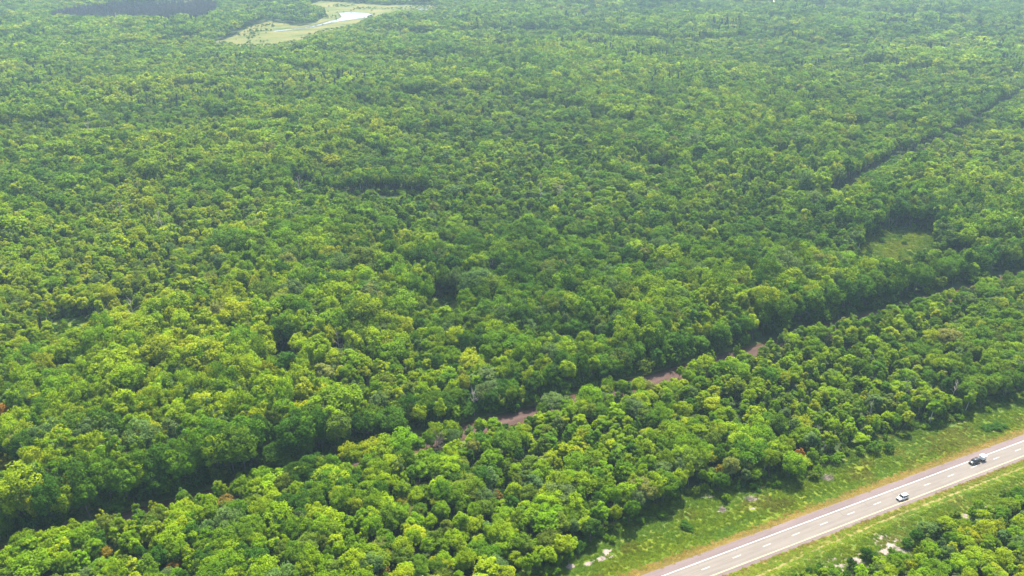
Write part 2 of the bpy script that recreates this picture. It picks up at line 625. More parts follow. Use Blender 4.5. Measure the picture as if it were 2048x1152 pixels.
for i, p in enumerate(FIELDS):
    sheet("field", p, .006, M['field'] if i > 1 else M['marsh'])

# bare sand and gravel in the grass
SANDS = [(1782, 1092, 5.0, 3.4, .5), (1770, 1104, 2.6, 3.4, .2), (1798, 1100, 2.4, 4.0, -.2), (1712, 1122, 3.2, 2.2, .5), (1678, 1138, 3.6, 5.0, -.1), (1972, 1017, 2.2, 1.4, .4),
         (1930, 1032, 1.2, .8, .4), (1655, 957, 2.0, 1.5, .3), (1203, 1118, 3.0, 1.1, .5), (1176, 1128, 2.0, 1.0, .6), (1140, 1133, 2.4, .9, .5), (1213, 1104, 2.0, 1.2, .4), (1503, 998, 2.0, .9, .4), (1445, 1020, 1.4, 1.0, .4), (1505, 1017.5, .7, .5, 0)]
SANDP = []
for i, (px, py, rx, ry, rot) in enumerate(SANDS):
    b = blob(*at(px, py), rx * (1.25 if i < 6 else 1), ry * (1.25 if i < 6 else 1), rot, seed=40 + i, rough=.55)
    SANDP.append(b)
    sheet("sandy_ground", b, .020 + .0005 * i, M['sand'])


# ------------------------------------------------------------------ plants: meshes
def leaf_mesh(name, C, Nn, A, B, var, extra=None):
    """kite shaped leaf sprays at centres C with normals Nn, half sizes A and B; var = colour factor per spray"""
    n = len(C)
    r = rng.normal(size=(n, 3))
    T = np.cross(Nn, r)
    T /= np.linalg.norm(T, axis=1)[:, None] + 1e-9
    S = np.cross(Nn, T)
    A = np.asarray(A)[:, None]; B = np.asarray(B)[:, None]
    V = np.stack([C - T * A, C - S * B + T * A * .15, C + T * A, C + S * B + T * A * .15], 1).reshape(-1, 3)
    F = np.arange(4 * n).reshape(n, 4)
    cols = np.repeat(var, 4, 0)
    mats = np.zeros(n, int)
    if extra is not None:            # solid wood in the second slot
        ev, ef = extra
        k = len(V)
        V = np.concatenate([V, ev])
        F = list(map(tuple, F)) + [tuple(i + k for i in f) for f in ef]
        cols = np.concatenate([cols, np.ones((len(ev), 3))])
        mats = np.concatenate([mats, np.ones(len(ef), int)])
    me = bpy.data.meshes.new(name)
    me.from_pydata(V.tolist(), [], F if isinstance(F, list) else F.tolist())
    at_ = me.attributes.new("leafvar", 'FLOAT_VECTOR', 'POINT')
    at_.data.foreach_set("vector", cols.astype(np.float32).ravel())
    me.polygons.foreach_set("material_index", mats.astype(np.int32))
    me.update()
    return me


def tube(pts, rad, seg=6):
    V, F = [], []
    pts = [np.array(p, float) for p in pts]
    for i, p in enumerate(pts):
        d = pts[min(i + 1, len(pts) - 1)] - pts[max(i - 1, 0)]
        d /= np.linalg.norm(d) + 1e-9
        a = np.cross(d, [0.3, .9, .1]); a /= np.linalg.norm(a) + 1e-9
        b = np.cross(d, a)
        for k in range(seg):
            t = 2 * math.pi * k / seg
            V.append(p + rad[i] * (a * math.cos(t) + b * math.sin(t)))
        if i:
            o = (i - 1) * seg
            for k in range(seg):
                F.append((o + k, o + (k + 1) % seg, o + seg + (k + 1) % seg, o + seg + k))
    return np.array(V), F


def join(parts):
    V, F, k = [], [], 0
    for v, f in parts:
        V.append(v)
        F += [tuple(i + k for i in q) for q in f]
        k += len(v)
    return np.concatenate(V), F


def wood(H, crown_r, seed, limbs=7, base=.3, r0=.16, seg=6):
    r = np.random.default_rng(seed)
    bx, by = r.uniform(-.4, .4, 2)
    pts = [(0, 0, -.2), (bx * .2, by * .2, H * .3), (bx * .6, by * .6, H * .6), (bx, by, H * .92)]
    parts = [tube(pts, [r0 * 1.3, r0, r0 * .6, r0 * .15], seg)]
    for i in range(limbs):
        h = H * r.uniform(base, .75)
        t = r.uniform(0, 6.28)
        L = crown_r * r.uniform(.6, .95)
        q = np.array([bx * h / H, by * h / H, h])
        e = q + np.array([math.cos(t) * L, math.sin(t) * L, L * r.uniform(.4, 1.0)])
        m = (q + e) / 2 + np.array([0, 0, -.15 * L])
        parts.append(tube([q, m, e], [r0 * .45, r0 * .3, r0 * .08], 4))
    return join(parts)


def broad_crown(seed, H=12.0, Rr=3.8, zc=.60, hz=.40, nlobe=8, nclump=46, nleaf=4200, size=.30, flat=.85, fill=.18, var=.17):
    nclump = int(nclump * 1.8)
    r = np.random.default_rng(seed)
    lobes = r.normal(size=(nlobe, 3)); lobes[:, 2] = lobes[:, 2] * .6 + .35
    lobes /= np.linalg.norm(lobes, axis=1)[:, None]
    amp = r.uniform(.0, .45, nlobe)
    D = r.normal(size=(nclump, 3)); D[:, 2] = np.abs(D[:, 2]) * 1.0 - .35
    D /= np.linalg.norm(D, axis=1)[:, None]
    dd = D @ lobes.T
    rad = .80 + (amp * np.clip(dd - .55, 0, 1) * 2.2).sum(1) * .7 - .12
    rad *= r.uniform(.72, 1.22, nclump)
    k = int(nclump * fill)
    rad[:k] *= r.uniform(.3, .7, k)
    ax = np.array([Rr, Rr, H * hz])
    cen = D * rad[:, None] * ax * .78 + np.array([0, 0, H * zc])
    cr = Rr * r.uniform(.12, .32, nclump)
    w = cr ** 2; w /= w.sum()
    idx = r.choice(nclump, nleaf, p=w)
    q = r.normal(size=(nleaf, 3)); q[:, 2] = q[:, 2] * .9 + .25
    q /= np.linalg.norm(q, axis=1)[:, None]
    pos = cen[idx] + q * (cr[idx] * r.uniform(.55, 1.08, nleaf) ** .7)[:, None] * np.array([1, 1, flat])
    nr = q * .60 + np.array([0, 0, .70]) + r.normal(size=(nleaf, 3)) * .42
    nr /= np.linalg.norm(nr, axis=1)[:, None]
    cv = r.normal(0, 1, nclump)                        # every branch has its own shade of green
    lv = cv[idx] * .55 + r.normal(0, 1, nleaf) * .8
    col = np.stack([1 + var * 1.25 * lv, 1 + var * lv, 1 + var * .8 * lv], 1).clip(.45, 1.9)
    s = size * r.uniform(.7, 1.3, nleaf)
    return pos, nr, s, s * .62, col


def conifer_crown(seed, H=13.0, Rr=2.1, tiers=16, nleaf=2200, size=.28, var=.14):
    r = np.random.default_rng(seed)
    P, Q = [], []
    for i in range(nleaf):
        h = r.random() ** 1.35
        z = H * (.10 + .90 * h)
        rr = Rr * (1 - h) ** .85 * (.62 + .38 * abs(math.sin(h * tiers * math.pi))) + .06
        t = r.uniform(0, 6.28)
        k = r.uniform(.45, 1.05)
        k *= 1 + .22 * math.sin(5 * t + h * 20)
        P.append((math.cos(t) * rr * k, math.sin(t) * rr * k, z - rr * k * .28))
        Q.append((math.cos(t) * .6 + r.normal() * .4, math.sin(t) * .6 + r.normal() * .4, .7 + r.normal() * .3))
    P, Q = np.array(P), np.array(Q)
    Q /= np.linalg.norm(Q, axis=1)[:, None]
    s = size * r.uniform(.7, 1.3, nleaf)
    lv = r.normal(0, 1, nleaf)
    col = np.stack([1 + var * lv] * 3, 1).clip(.5, 1.7)
    return P, Q, s, s * .5, col


# shape classes: (name, crown arguments)
SHAPES = [
    dict(H=12, Rr=3.6, zc=.60, hz=.40, nlobe=9, nclump=52),
    dict(H=12, Rr=4.2, zc=.60, hz=.38, nlobe=11, nclump=66),
    dict(H=12, Rr=3.1, zc=.58, hz=.43, nlobe=7, nclump=42),
    dict(H=12, Rr=2.4, zc=.57, hz=.44, nlobe=6, nclump=34),
    dict(H=12, Rr=2.7, zc=.56, hz=.45, nlobe=8, nclump=30, fill=.3),
    dict(H=12, Rr=4.4, zc=.62, hz=.36, nlobe=14, nclump=74),
    dict(H=12, Rr=3.3, zc=.60, hz=.40, nlobe=5, nclump=36),
    dict(H=12, Rr=2.1, zc=.55, hz=.46, nlobe=5, nclump=28),
]
SHAPE_WORD = ["round", "broad", "upright", "slender", "ragged", "spreading", "lumpy", "narrow"]
NEAR_CROWN, NEAR_TRUNK = [], []
for i, a in enumerate(SHAPES):
    me = leaf_mesh("crown", *broad_crown(100 + i, nleaf=int(6000 * (a['Rr'] / 3.6) ** 1.5), size=.235, **a))
    me.materials.append(M['leaf'])
    NEAR_CROWN.append(me)
    v, f = wood(12, a['Rr'], 300 + i)
    me = mesh_from("trunk", v, f, True)
    me.materials.append(M['birch'] if i in (3, 7) else M['bark'])
    NEAR_TRUNK.append(me)

SRC = bpy.data.collections.new("forest_sources")
SRC_OBJ = []


def src_obj(me):
    o = bpy.data.objects.new("forest_source.%03d" % len(SRC_OBJ), me)
    SRC.objects.link(o)
    SRC_OBJ.append(o)
    return len(SRC_OBJ) - 1


LOD = {}
for lod, (nl, sz, trunk) in enumerate([(5500, .245, True), (2000, .39, True), (560, .72, False)]):
    for i, a in enumerate(SHAPES):
        g = broad_crown(100 + i, nleaf=int(nl * (a['Rr'] / 3.6) ** 1.3), size=sz, **a)
        me = leaf_mesh("forest_tree", *g, extra=wood(12, a['Rr'], 300 + i, seg=5) if trunk else None)
        me.materials.append(M['leaf'])
        me.materials.append(M['birch'] if i in (3, 7) else M['bark'])
        LOD[(lod, i)] = src_obj(me)
for lod, (nl, sz) in enumerate([(2600, .30), (1100, .42), (420, .62)]):
    for i in range(2):
        g = conifer_crown(500 + i, nleaf=nl, size=sz, Rr=2.1 + .5 * i)
        me = leaf_mesh("forest_conifer", *g, extra=tube([(0, 0, -.2), (0, 0, 7), (0, 0, 12.6)], [.2, .12, .03], 5))
        me.materials.append(M['needle'])
        me.materials.append(M['bark'])
        LOD[(lod, 8 + i)] = src_obj(me)


def bush_mesh(seed, n=700):
    g = broad_crown(seed, H=2.2, Rr=1.5, zc=.48, hz=.5, nlobe=7, nclump=22, nleaf=n, size=.17, fill=.2)
    me = leaf_mesh("bush", *g)
    me.materials.append(M['leaf'])
    return me


BUSH = [bush_mesh(700 + i) for i in range(4)]
for i in range(4):
    LOD[(0, 10 + i)] = LOD[(1, 10 + i)] = LOD[(2, 10 + i)] = src_obj(BUSH[i])

# ------------------------------------------------------------------ where the trees stand
def jitter_grid(step, y0, y1, mx):
    """jittered grid over the ground that the camera can see (with a margin)"""
    tx = math.tan(HFOV / 2) * 1.12
    out = []
    ys = np.arange(y0, y1, step)
    for j, y in enumerate(ys):
        half = y * tx * 1.06 + mx
        xs = np.arange(-half, half, step) + (step / 2 if j % 2 else 0)
        out.append(np.stack([xs, np.full(xs.shape, y)], 1))
    p = np.concatenate(out)
    return p + rng.uniform(-.48, .48, p.shape) * step


pts = np.concatenate([jitter_grid(4.1, 120, 620, 60), jitter_grid(4.8, 620, 1150, 60), jitter_grid(6.8, 1150, 2700, 80)])
X, Y = pts[:, 0], pts[:, 1]
S_, A_ = along(X, Y), across(X, Y)
dist = np.hypot(X, Y)
keep = np.ones(len(X), bool)
wobA = (vnoise(S_, A_ * 0, 14, 5) - .5) * 5 + (vnoise(S_, A_ * 0, 5, 6) - .5) * 2
EN = edge_near(S_) + 1.5
keep &= ~((A_ > -15.5 - 4 * vnoise(S_, A_ * 0, 18, 8)) & (A_ < EN + wobA * .5))
corr = A_ - trk(S_)
gapk = interp(S_, [(-300, 0), (101, 0), (105, 1), (119, 1), (124, 0), (168, 0), (172, .8), (187, .8), (191, 0), (211, 0), (213, .8), (218, .8), (220, 0), (228, 0), (230, .8), (234, .8), (236, 0), (1500, 0)])
darkc = np.clip((S_ - 232) / 30, 0, 1) * np.clip((700 - S_) / 100, 0, 1)    # the cut is wider where it runs to the far right
keep &= ~((corr > -4.2 - 5.0 * gapk - 1.6 * darkc + wobA * .35) & (corr < 5.0 + 1.2 * darkc + 1.8 * (S_ > 95) + wobA * .3))
d2 = dist_poly(P2, X, Y)
keep &= ~(d2 < 1.6 + 4.8 * vnoise(X, Y, 80, 611))
for c in CLEAR[:5] + [MARSH] + FIELDS:
    keep &= ~inside(c, X, Y)
keep &= ~((A_ < -9) & (S_ > 160) & (S_ < 200) & (A_ > -19))
keep &= ~((A_ < -9) & (S_ > 200) & (S_ < 330) & (A_ > -18.5))
for b in SANDP[:6]:
    cxy = np.mean(b, 0)
    keep &= ~(np.hypot(X - cxy[0], Y - cxy[1]) < 6.0)
keep &= (fbm(X, Y, 30, 510, 2) > .20) | (across(X, Y) < trk(along(X, Y)) + 25)
BOGM = inside(BOG, X, Y)
X, Y, S_, A_, dist, BOGM, d2, corr, darkc = (q[keep] for q in (X, Y, S_, A_, dist, BOGM, d2, corr, darkc))
n = len(X)

# stand structure: patches of taller, shorter, denser trees
stand = fbm(X + 40 * (vnoise(X, Y, 60, 91) - .5), Y, 130, 20, 3)
tall = fbm(X, Y, 45, 60, 2)
hgt = 9.6 + 6.5 * np.clip((stand - .47) / .06, 0, 1) + 2.0 * np.clip((stand - .36) / .3, 0, 1) + 5.0 * (tall - .5) + rng.normal(0, 1.4, n)
hgt *= np.where(rng.random(n) < .17, rng.uniform(.45, .75, n), 1)
big = rng.random(n) < np.where(fbm(X, Y, 80, 410, 2) > .56, .24, .05)
hgt = np.where(big, hgt * 1.22, hgt)
belt = (A_ > 10) & (corr < 0)
hgt = np.where(belt, np.clip(hgt, 5.5, 12.5) * .95, hgt)
gapf = interp(S_, [(-300, -.12), (-10, -.1), (0, .1), (24, .1), (40, -.1), (101, -.1), (105, .9), (118, .9), (124, 0), (166, 0), (172, .7), (187, .7), (192, 0), (211, 0), (213, .5), (218, .5), (221, 0), (227, 0), (230, .5), (234, .5), (237, -.1), (1500, -.1)])
cap = 9.8 - 5.0 * gapf + 1.2 * (S_ < 95) + .8 * darkc                                                   # lower growth where the gravel shows through
hgt = np.where(belt & (corr > -19), np.clip(hgt, cap - 1.3, cap + .8), hgt)
p2x, p2y = zip(*P2)
nearroad = (d2 < 26) & (Y < np.interp(X, p2x, p2y))
hgt = np.where(nearroad, np.clip(hgt, 5, 8.6 + d2 * .12), hgt)
hgt = np.where((d2 < 22) & ~nearroad, np.maximum(hgt, 12.5 + rng.normal(0, 1.5, n)), hgt)
for c_, back in ((CLEAR[0], 24), (CLEAR[1], 14), (CLEAR[2], 14), (CLEAR[3], 14)):
    for q in range(0, back, 4):
        hgt = np.where(inside(c_, X * (Y + q) / Y, Y + q), np.clip(hgt, 3.5, 4.6 + q * .12), hgt)
    for q in range(4, 20, 4):
        hgt = np.where(inside(c_, X, Y - q), np.maximum(hgt, 13), hgt)
for c_, back in ((MARSH, 110), (BOG, 50)):
    for q in range(0, back, 10):
        hgt = np.where((inside(c_, X * (Y + q) / Y, Y + q) | inside(c_, X * (Y + q + 30) / Y, Y + q + 30)) & ~BOGM, np.clip(hgt, 3.2, 4.5 + q * .085), hgt)
hgt = np.where(inside(CLEAR[5], X, Y), np.clip(hgt, 3.2, 4.6), hgt)
for q in range(6, 24, 4):
    hgt = np.where(inside(CLEAR[5], X, Y - q) & ~inside(CLEAR[5], X, Y), np.maximum(hgt, 14.5), hgt)
farside = (corr > 0) & (corr < 30)
hgt = np.where(farside, np.maximum(hgt * 1.12, 11.5 + 3 * darkc + rng.normal(0, 2, n)), hgt)
hgt = np.where((A_ < 0), np.clip(hgt, 4, 9) * .85, hgt)
hgt = np.where((A_ < 0) & (A_ > -26), np.clip(hgt, 3, 6), hgt)
hgt = np.where(BOGM, rng.uniform(6, 11, n), hgt)
hgt = np.clip(hgt, 3.2, 22)
# crown width follows height and spacing
wid = (hgt / 12.0) ** .55 * rng.uniform(.70, 1.34, n)
wid = np.where(big, wid * 1.35, wid)
wid = np.where(dist > 1150, wid * 1.18, np.where(dist < 620, wid * .88, wid * .92))

# species
rv = rng.random(n)
spec = fbm(X, Y, 70, 140, 2)
shape = np.zeros(n, int)
narrowp = np.clip((spec - .42) * 4, .15, .75)
isn = rng.random(n) < narrowp
shape = np.where(isn, rng.choice([2, 3, 4, 7, 6], n, p=[.3, .25, .2, .1, .15]), rng.choice([0, 1, 5, 2, 6], n, p=[.3, .25, .15, .15, .15]))
con = (rng.random(n) < np.clip((fbm(X, Y, 90, 230, 2) - .60) * 1.4, 0, .2) + .003) & (dist > 850)
darkwood = inside(poly((1560, -4), (1600, 4), (1680, 12), (1760, 12), (1800, 2), (1760, -8)), X, Y) | inside(poly((640, -2), (760, 3), (880, 5), (1000, 0), (980, -10), (640, -10)), X, Y)
con = con | (darkwood & (rng.random(n) < .8)) | BOGM
shape = np.where((corr > 0) & (corr < 14), rng.choice([0, 1, 2, 5, 6], n), shape)
shape = np.where(con, rng.choice([8, 9], n), shape)

# colours of the foliage, with the trail's far edge darkened for its shade
TINTS = np.array([
    (.047, .118, .008),   # 0 deep green
    (.086, .178, .007),   # 1 mid green
    (.136, .240, .006),   # 2 fresh green
    (.198, .302, .006),   # 3 lime
    (.252, .325, .008),   # 4 yellow green
    (.112, .172, .014),   # 5 olive
    (.106, .174, .042),   # 6 grey green
    (.180, .214, .040),   # 7 straw olive
])
TINT_WORD = ["deep-green", "mid-green", "fresh green", "lime-green", "yellow-green", "olive", "grey-green", "straw-olive"]
bright = fbm(X, Y, 110, 310, 3) * .62 + spec * .38
bright = bright + np.clip((420 - Y) / 900, -.05, .05) + np.clip(-X / 2500, -.02, .08)
bright = np.where(belt, bright * .55 + .222 - .03 * np.clip(X / 200, -.6, 1.2), bright)
bright = .525 + (bright - .49) * .65
score = bright + rng.normal(0, .115, n)
score = score - .07 * (A_ < 0)
ti = np.digitize(score, [.36, .47, .575, .70])
ti = np.where((rng.random(n) < .07), 5, ti)
ti = np.where((rng.random(n) < .05), 6, ti)
ti = np.where((rng.random(n) < .012), 7, ti)
ti = np.where(farside & (rng.random(n) < .7) & (corr < 16), rng.integers(0, 2, n), ti)  # shade on the trail's far wall of trees put into their tints
ti = np.where(con, 0, ti)
tint = TINTS[ti] * rng.uniform(.86, 1.16, (n, 1)) * rng.uniform(.93, 1.07, (n, 3))
tint[con] = np.array([.030, .068, .026]) * rng.uniform(.8, 1.25, (con.sum(), 1))
tint[BOGM] = np.array([.105, .095, .110]) * rng.uniform(.75, 1.2, (BOGM.sum(), 1))

# trees of unusual colour that the photograph shows: pixel, colour, words
ODD = [(10, 822, (.34, .18, .02), "orange", 12), (300, 741, (.24, .11, .02), "rusty orange", 9), (455, 1002, (.21, .155, .03), "brownish orange", 9), (345, 1134, (.26, .15, .02), "orange-tinged", 7),
       (212, 1106, (.24, .19, .015), "golden yellow", 6.5), (1600, 908, (.34, .17, .02), "orange-yellow", 5.5), (836, 976, (.34, .22, .07), "straw-coloured", 4.5), (803, 1004, (.22, .22, .012), "bright yellow-green", 7),
       (996, 992, (.18, .13, .03), "rusty brown", 6), (1437, 940, (.24, .20, .015), "golden green", 6), (15, 930, (.22, .21, .015), "large bright yellow-green", 11), (770, 1146, (.26, .19, .03), "yellow-orange", 5.5),
       (412, 408, (.12, .20, .012), "vivid lime-green", 11)]
oddset = {}
SHOW = []
for (px, py, c, w, hh) in ODD:
    wx, wy = at(px, py, hh * .62)
    i = int(np.argmin(np.hypot(X - wx, Y - wy) + 1e3 * np.array([j in oddset for j in range(0)] or 0)))
    X[i], Y[i] = wx, wy
    tint[i] = c
    hgt[i] = hh
    wid[i] = (hh / 12) ** .55 * 1.0
    shape[i] = 0 if hh > 6 else 4
    oddset[i] = w
    near = np.where((np.hypot(X - wx, Y - wy) < 3.2))[0]
    for j in near:
        if j != i: hgt[j] = min(hgt[j], 4.0)
    SHOW.append((wx, wy, hh * .5, i))

# bare and discoloured trees stand where the trees before them are low enough to show them
DEAD = [  # photo pixel of the visible bare crown, height, which mesh
    (538, 878, 12, 0, 0, "tall bare grey trunk by the trail, left of the ballast"), (592, 796, 12, 1, 0, "pale bare snag among lime trees above the trail's left part"),
    (878, 890, 10, 3, 0, "leafless brown twiggy tree on the belt's upper edge"), (322, 440, 15, 2, 0, "white many-armed snag in the left of the wood"),
    (1402, 996, 3.5, 1, 1, "white leaning snag at the wood's foot on the verge"), (1120, 378, 15, 1, 0, "pale snag, right one of the pair high in the middle wood"),
    (1082, 380, 15, 0, 0, "pale snag, left one of the pair high in the middle wood"), (757, 552, 14, 1, 0, "white forked snag above the small weedy clearing, left of it"),
    (677, 682, 13, 0, 0, "white slim snag in the middle of the near wood"), (597, 366, 15, 0, 0, "grey snag left of the tiny sandy clearing"),
    (892, 475, 14, 0, 0, "thin white snag right of the picture's middle-left lime patch"), (596, 507, 14, 1, 0, "white stub snag level with the picture's middle, left part"),
    (986, 533, 14, 1, 0, "brownish white snag just left of and above the picture's centre line"), (1908, 780, 9, 2, 0, "pale tan leafless tree near the right edge of the belt"),
    (1813, 775, 9, 0, 0, "pale bare stems in the belt between two round green crowns"), (1655, 680, 8, 3, 0, "tan leafless twiggy tree at the trail's near edge"),
    (1742, 818, 9, 0, 0, "crooked white snag low in the belt above the verge bush"), (262, 616, 14, 0, 0, "small white snag above the left weedy clearing, right of it"),
    (112, 725, 13, 1, 0, "white snag in the far left of the near wood"), (175, 250, 16, 1, 0, "pale snag high in the hazy left wood"), (241, 418, 15, 0, 0, "bent white snag left of the many-armed one"),
    (948, 795, 12, 1, 0, "twiggy pale snag right above the trail's first ballast stretch"), (1530, 930, 8, 0, 0, "slim pale trunk at the verge wall of trees, right of the white leaning snag"),
]
for (px, py, hh, kind, fallen, lab) in DEAD:
    wx, wy = at(px, py, 0 if fallen else hh * .72)
    SHOW.append((wx, wy, hh * .45, -1))
    if not fallen:
        for j in np.where(np.hypot(X - wx, Y - wy) < 2.6)[0]:
            if j not in oddset: hgt[j] = min(hgt[j], hh * .5)
for wx, wy, hh, i in SHOW:
    dd = math.hypot(wx, wy)
    lat = np.abs(X * wy - Y * wx) / dd
    fr = dd - (X * wx + Y * wy) / dd
    for j in np.where((lat < 4.4) & (fr > .8) & (fr < 34))[0]:
        if j != i: hgt[j] = max(3.2, min(hgt[j], hh + fr[j] * CAM_H / dd))
rot = rng.uniform(0, 6.2832, n)
lean = rng.normal(0, .08, (n, 2))
scl = np.stack([wid, wid * rng.uniform(.9, 1.1, n), hgt / 12.0], 1)

# ------------------------------------------------------------------ which trees are individuals
cx, cyp, dep = project(np.stack([X, Y, hgt * .62], 1))
size_px = FPX * (wid * 7.2) / dep
infr = (cx > 4) & (cx < 2044) & (cyp > 6) & (cyp < 1146) & (hgt > 6.0) & ~con
fine_ = np.array([i in oddset for i in range(n)])
rank = np.argsort(-(size_px * np.clip(hgt / 9, .6, 1.15) + 1000 * fine_) * infr)
NIND = 300
ind = np.zeros(n, bool)
ind[rank[:NIND]] = True


def place_word(i):
    if A_[i] < 0: return "beyond the highway median"
    if A_[i] < EDG[i] + 9: return "at the verge edge"
    if corr[i] < -24: return "inside the belt"
    if corr[i] < 0: return "on the trail's near edge"
    if corr[i] < 22: return "on the trail's far edge"
    return "past the trail"


COLS = ["by the left edge", "an eighth across", "a quarter across", "three eighths across", "at mid-width", "five eighths across", "three quarters across", "seven eighths across", "by the right edge"]
EDG = edge_near(S_)
GROUPW = lambda i: ("trees beyond the median" if A_[i] < 0 else "trees of the belt between highway and trail" if corr[i] < 0 else "trees of the big wood past the trail")
labels, same = {}, {}
for i in np.where(ind)[0]:
    sw = "small" if hgt[i] < 7.5 else "tall" if hgt[i] > 13 else "middling"
    sw += " " + SHAPE_WORD[shape[i]]
    col = TINT_WORD[ti[i]]
    if i in oddset: sw, col = "", oddset[i]
    labels[i] = ("%s %s tree %s, %s" % (sw, col, place_word(i), COLS[int(np.clip(round(cx[i] / 256), 0, 8))])).strip()
    same.setdefault(labels[i], []).append(i)
for lb, ids in same.items():
    if len(ids) == 2:
        ids.sort(key=lambda i: cx[i])
        for w, i in zip(("left", "right"), ids): labels[i] += ", %s one" % w
    elif len(ids) > 2:
        ids.sort(key=lambda i: cx[i])
        for w, i in zip(("first", "second", "third", "fourth", "fifth", "sixth", "seventh", "eighth", "ninth"), ids): labels[i] += ", %s from left" % w
for i in np.where(ind)[0]:
    root = empty("broadleaf_tree", (X[i], Y[i], 0), rot[i])
    root.rotation_euler = (lean[i, 0], lean[i, 1], rot[i])
    tag(root, labels[i], "tree", GROUPW(i))
    c = link("crown", NEAR_CROWN[shape[i]], root)
    t = link("trunk", NEAR_TRUNK[shape[i]], root)
    for o in (c, t):
        o.scale = scl[i]
    c["tint"] = [float(v) for v in tint[i]]

# ------------------------------------------------------------------ the rest of the forest, one object
def scatter(name, pos, idx, rotv, sclv, tintv, coll, label=None):
    me = bpy.data.meshes.new(name)
    me.from_pydata(pos.tolist(), [], [])
    for an, ty, key, arr in (("pick", 'INT', "value", idx.astype(np.int32)), ("turn", 'FLOAT_VECTOR', "vector", rotv.astype(np.float32)),
                             ("size", 'FLOAT_VECTOR', "vector", sclv.astype(np.float32)), ("tint", 'FLOAT_VECTOR', "vector", tintv.astype(np.float32))):
        a = me.attributes.new(an, ty, 'POINT')
        a.data.foreach_set(key, arr.ravel())
    o = link(name, me)
    ng = bpy.data.node_groups.new(name + "_scatter", 'GeometryNodeTree')
    ng.interface.new_socket("Geometry", in_out='INPUT', socket_type='NodeSocketGeometry')
    ng.interface.new_socket("Geometry", in_out='OUTPUT', socket_type='NodeSocketGeometry')
    nd, lk = ng.nodes, ng.links
    gi, go = nd.new("NodeGroupInput"), nd.new("NodeGroupOutput")
    ip = nd.new("GeometryNodeInstanceOnPoints")
    ci = nd.new("GeometryNodeCollectionInfo")
    ci.inputs["Collection"].default_value = coll
    ci.inputs["Separate Children"].default_value = True
    ci.inputs["Reset Children"].default_value = True
    def named(nm, ty):
        q = nd.new("GeometryNodeInputNamedAttribute")
        q.data_type = ty
        q.inputs["Name"].default_value = nm
        return q.outputs["Attribute"]
    lk.new(gi.outputs[0], ip.inputs["Points"])
    lk.new(ci.outputs[0], ip.inputs["Instance"])
    ip.inputs["Pick Instance"].default_value = True
    lk.new(named("pick", 'INT'), ip.inputs["Instance Index"])
    e2r = nd.new("FunctionNodeEulerToRotation")
    lk.new(named("turn", 'FLOAT_VECTOR'), e2r.inputs[0])
    lk.new(e2r.outputs[0], ip.inputs["Rotation"])
    lk.new(named("size", 'FLOAT_VECTOR'), ip.inputs["Scale"])
    lk.new(ip.outputs[0], go.inputs[0])
    md = o.modifiers.new("scatter", 'NODES')
    md.node_group = ng
    tag(o, label, kind='stuff')
    return o


rest = ~ind
lodi = np.where(dist < 480, 0, np.where(dist < 900, 1, 2))
pick = np.array([LOD[(l, s)] for l, s in zip(lodi[rest], shape[rest])])
k = int(rest.sum())
scatter("forest", np.stack([X[rest], Y[rest], np.zeros(k)], 1), pick, np.stack([lean[rest, 0], lean[rest, 1], rot[rest]], 1), scl[rest], tint[rest], SRC,
        "dense mixed broadleaf forest running back to the hazy distance")

# understorey: shrubs and saplings filling the gaps and edges
up = jitter_grid(3.6, 120, 520, 30)
ux, uy = up[:, 0], up[:, 1]
us, ua = along(ux, uy), across(ux, uy)
uc = ua - trk(us)
w_ = (vnoise(us, ua * 0, 7, 44) - .5) * 3
uk = ~((ua > -17 + w_) & (ua < edge_near(us) - 1.0 + w_)) & ~((uc > -6.5 + w_ * .7) & (uc < 6.0 + w_ * .3))
uk &= ~((np.isin(np.zeros(len(ux)), [1])))
inclear = np.zeros(len(ux), bool)
for c in CLEAR:
    inclear |= inside(c, ux, uy)
uk &= ~((uc > -2) & (uc < 12) & (us > 240) & (us < 700) & (rng.random(len(ux)) < .6))
inbig = inside(CLEAR[0], ux, uy) | inside(CLEAR[1], ux, uy)
uk &= ~inbig | (rng.random(len(ux)) < .13)
uk &= ~inclear | (rng.random(len(ux)) < .8)
for b in SANDP:
    cxy = np.mean(b, 0)
    uk &= ~(np.hypot(ux - cxy[0], uy - cxy[1]) < 3.4)
ux, uy, us, ua = ux[uk], uy[uk], us[uk], ua[uk]
k = len(ux)
mx_ = rng.uniform(-480, -100, 5200); my_ = rng.uniform(1180, 1850, 5200)
mk = inside(MARSH, mx_, my_) & ~inside(WATER, mx_, my_) & (fbm(mx_, my_, 60, 711, 2) + rng.normal(0, .06, 5200) > .56)
marsh_n = int(mk.sum())
ux, uy = np.concatenate([ux, mx_[mk]]), np.concatenate([uy, my_[mk]])
us, ua = along(ux, uy), across(ux, uy)
k = len(ux)
usz = rng.uniform(.55, 1.5, k) * np.where((ua - trk(us) > 0) & (ua - trk(us) < 12), 2.3, 1)
scatter("undergrowth", np.stack([ux, uy, np.zeros(k)], 1), np.array([LOD[(0, 10 + j)] for j in rng.integers(0, 4, k)]), np.stack([np.zeros(k), np.zeros(k), rng.uniform(0, 6.28, k)], 1),
        np.stack([usz * rng.uniform(.8, 1.3, k), usz, usz * rng.uniform(.7, 1.5, k)], 1), TINTS[rng.choice([0, 1, 2, 5], k, p=[.35, .35, .15, .15])] * rng.uniform(.8, 1.2, (k, 1)), SRC,
        "low shrubs and saplings under and between the trees")

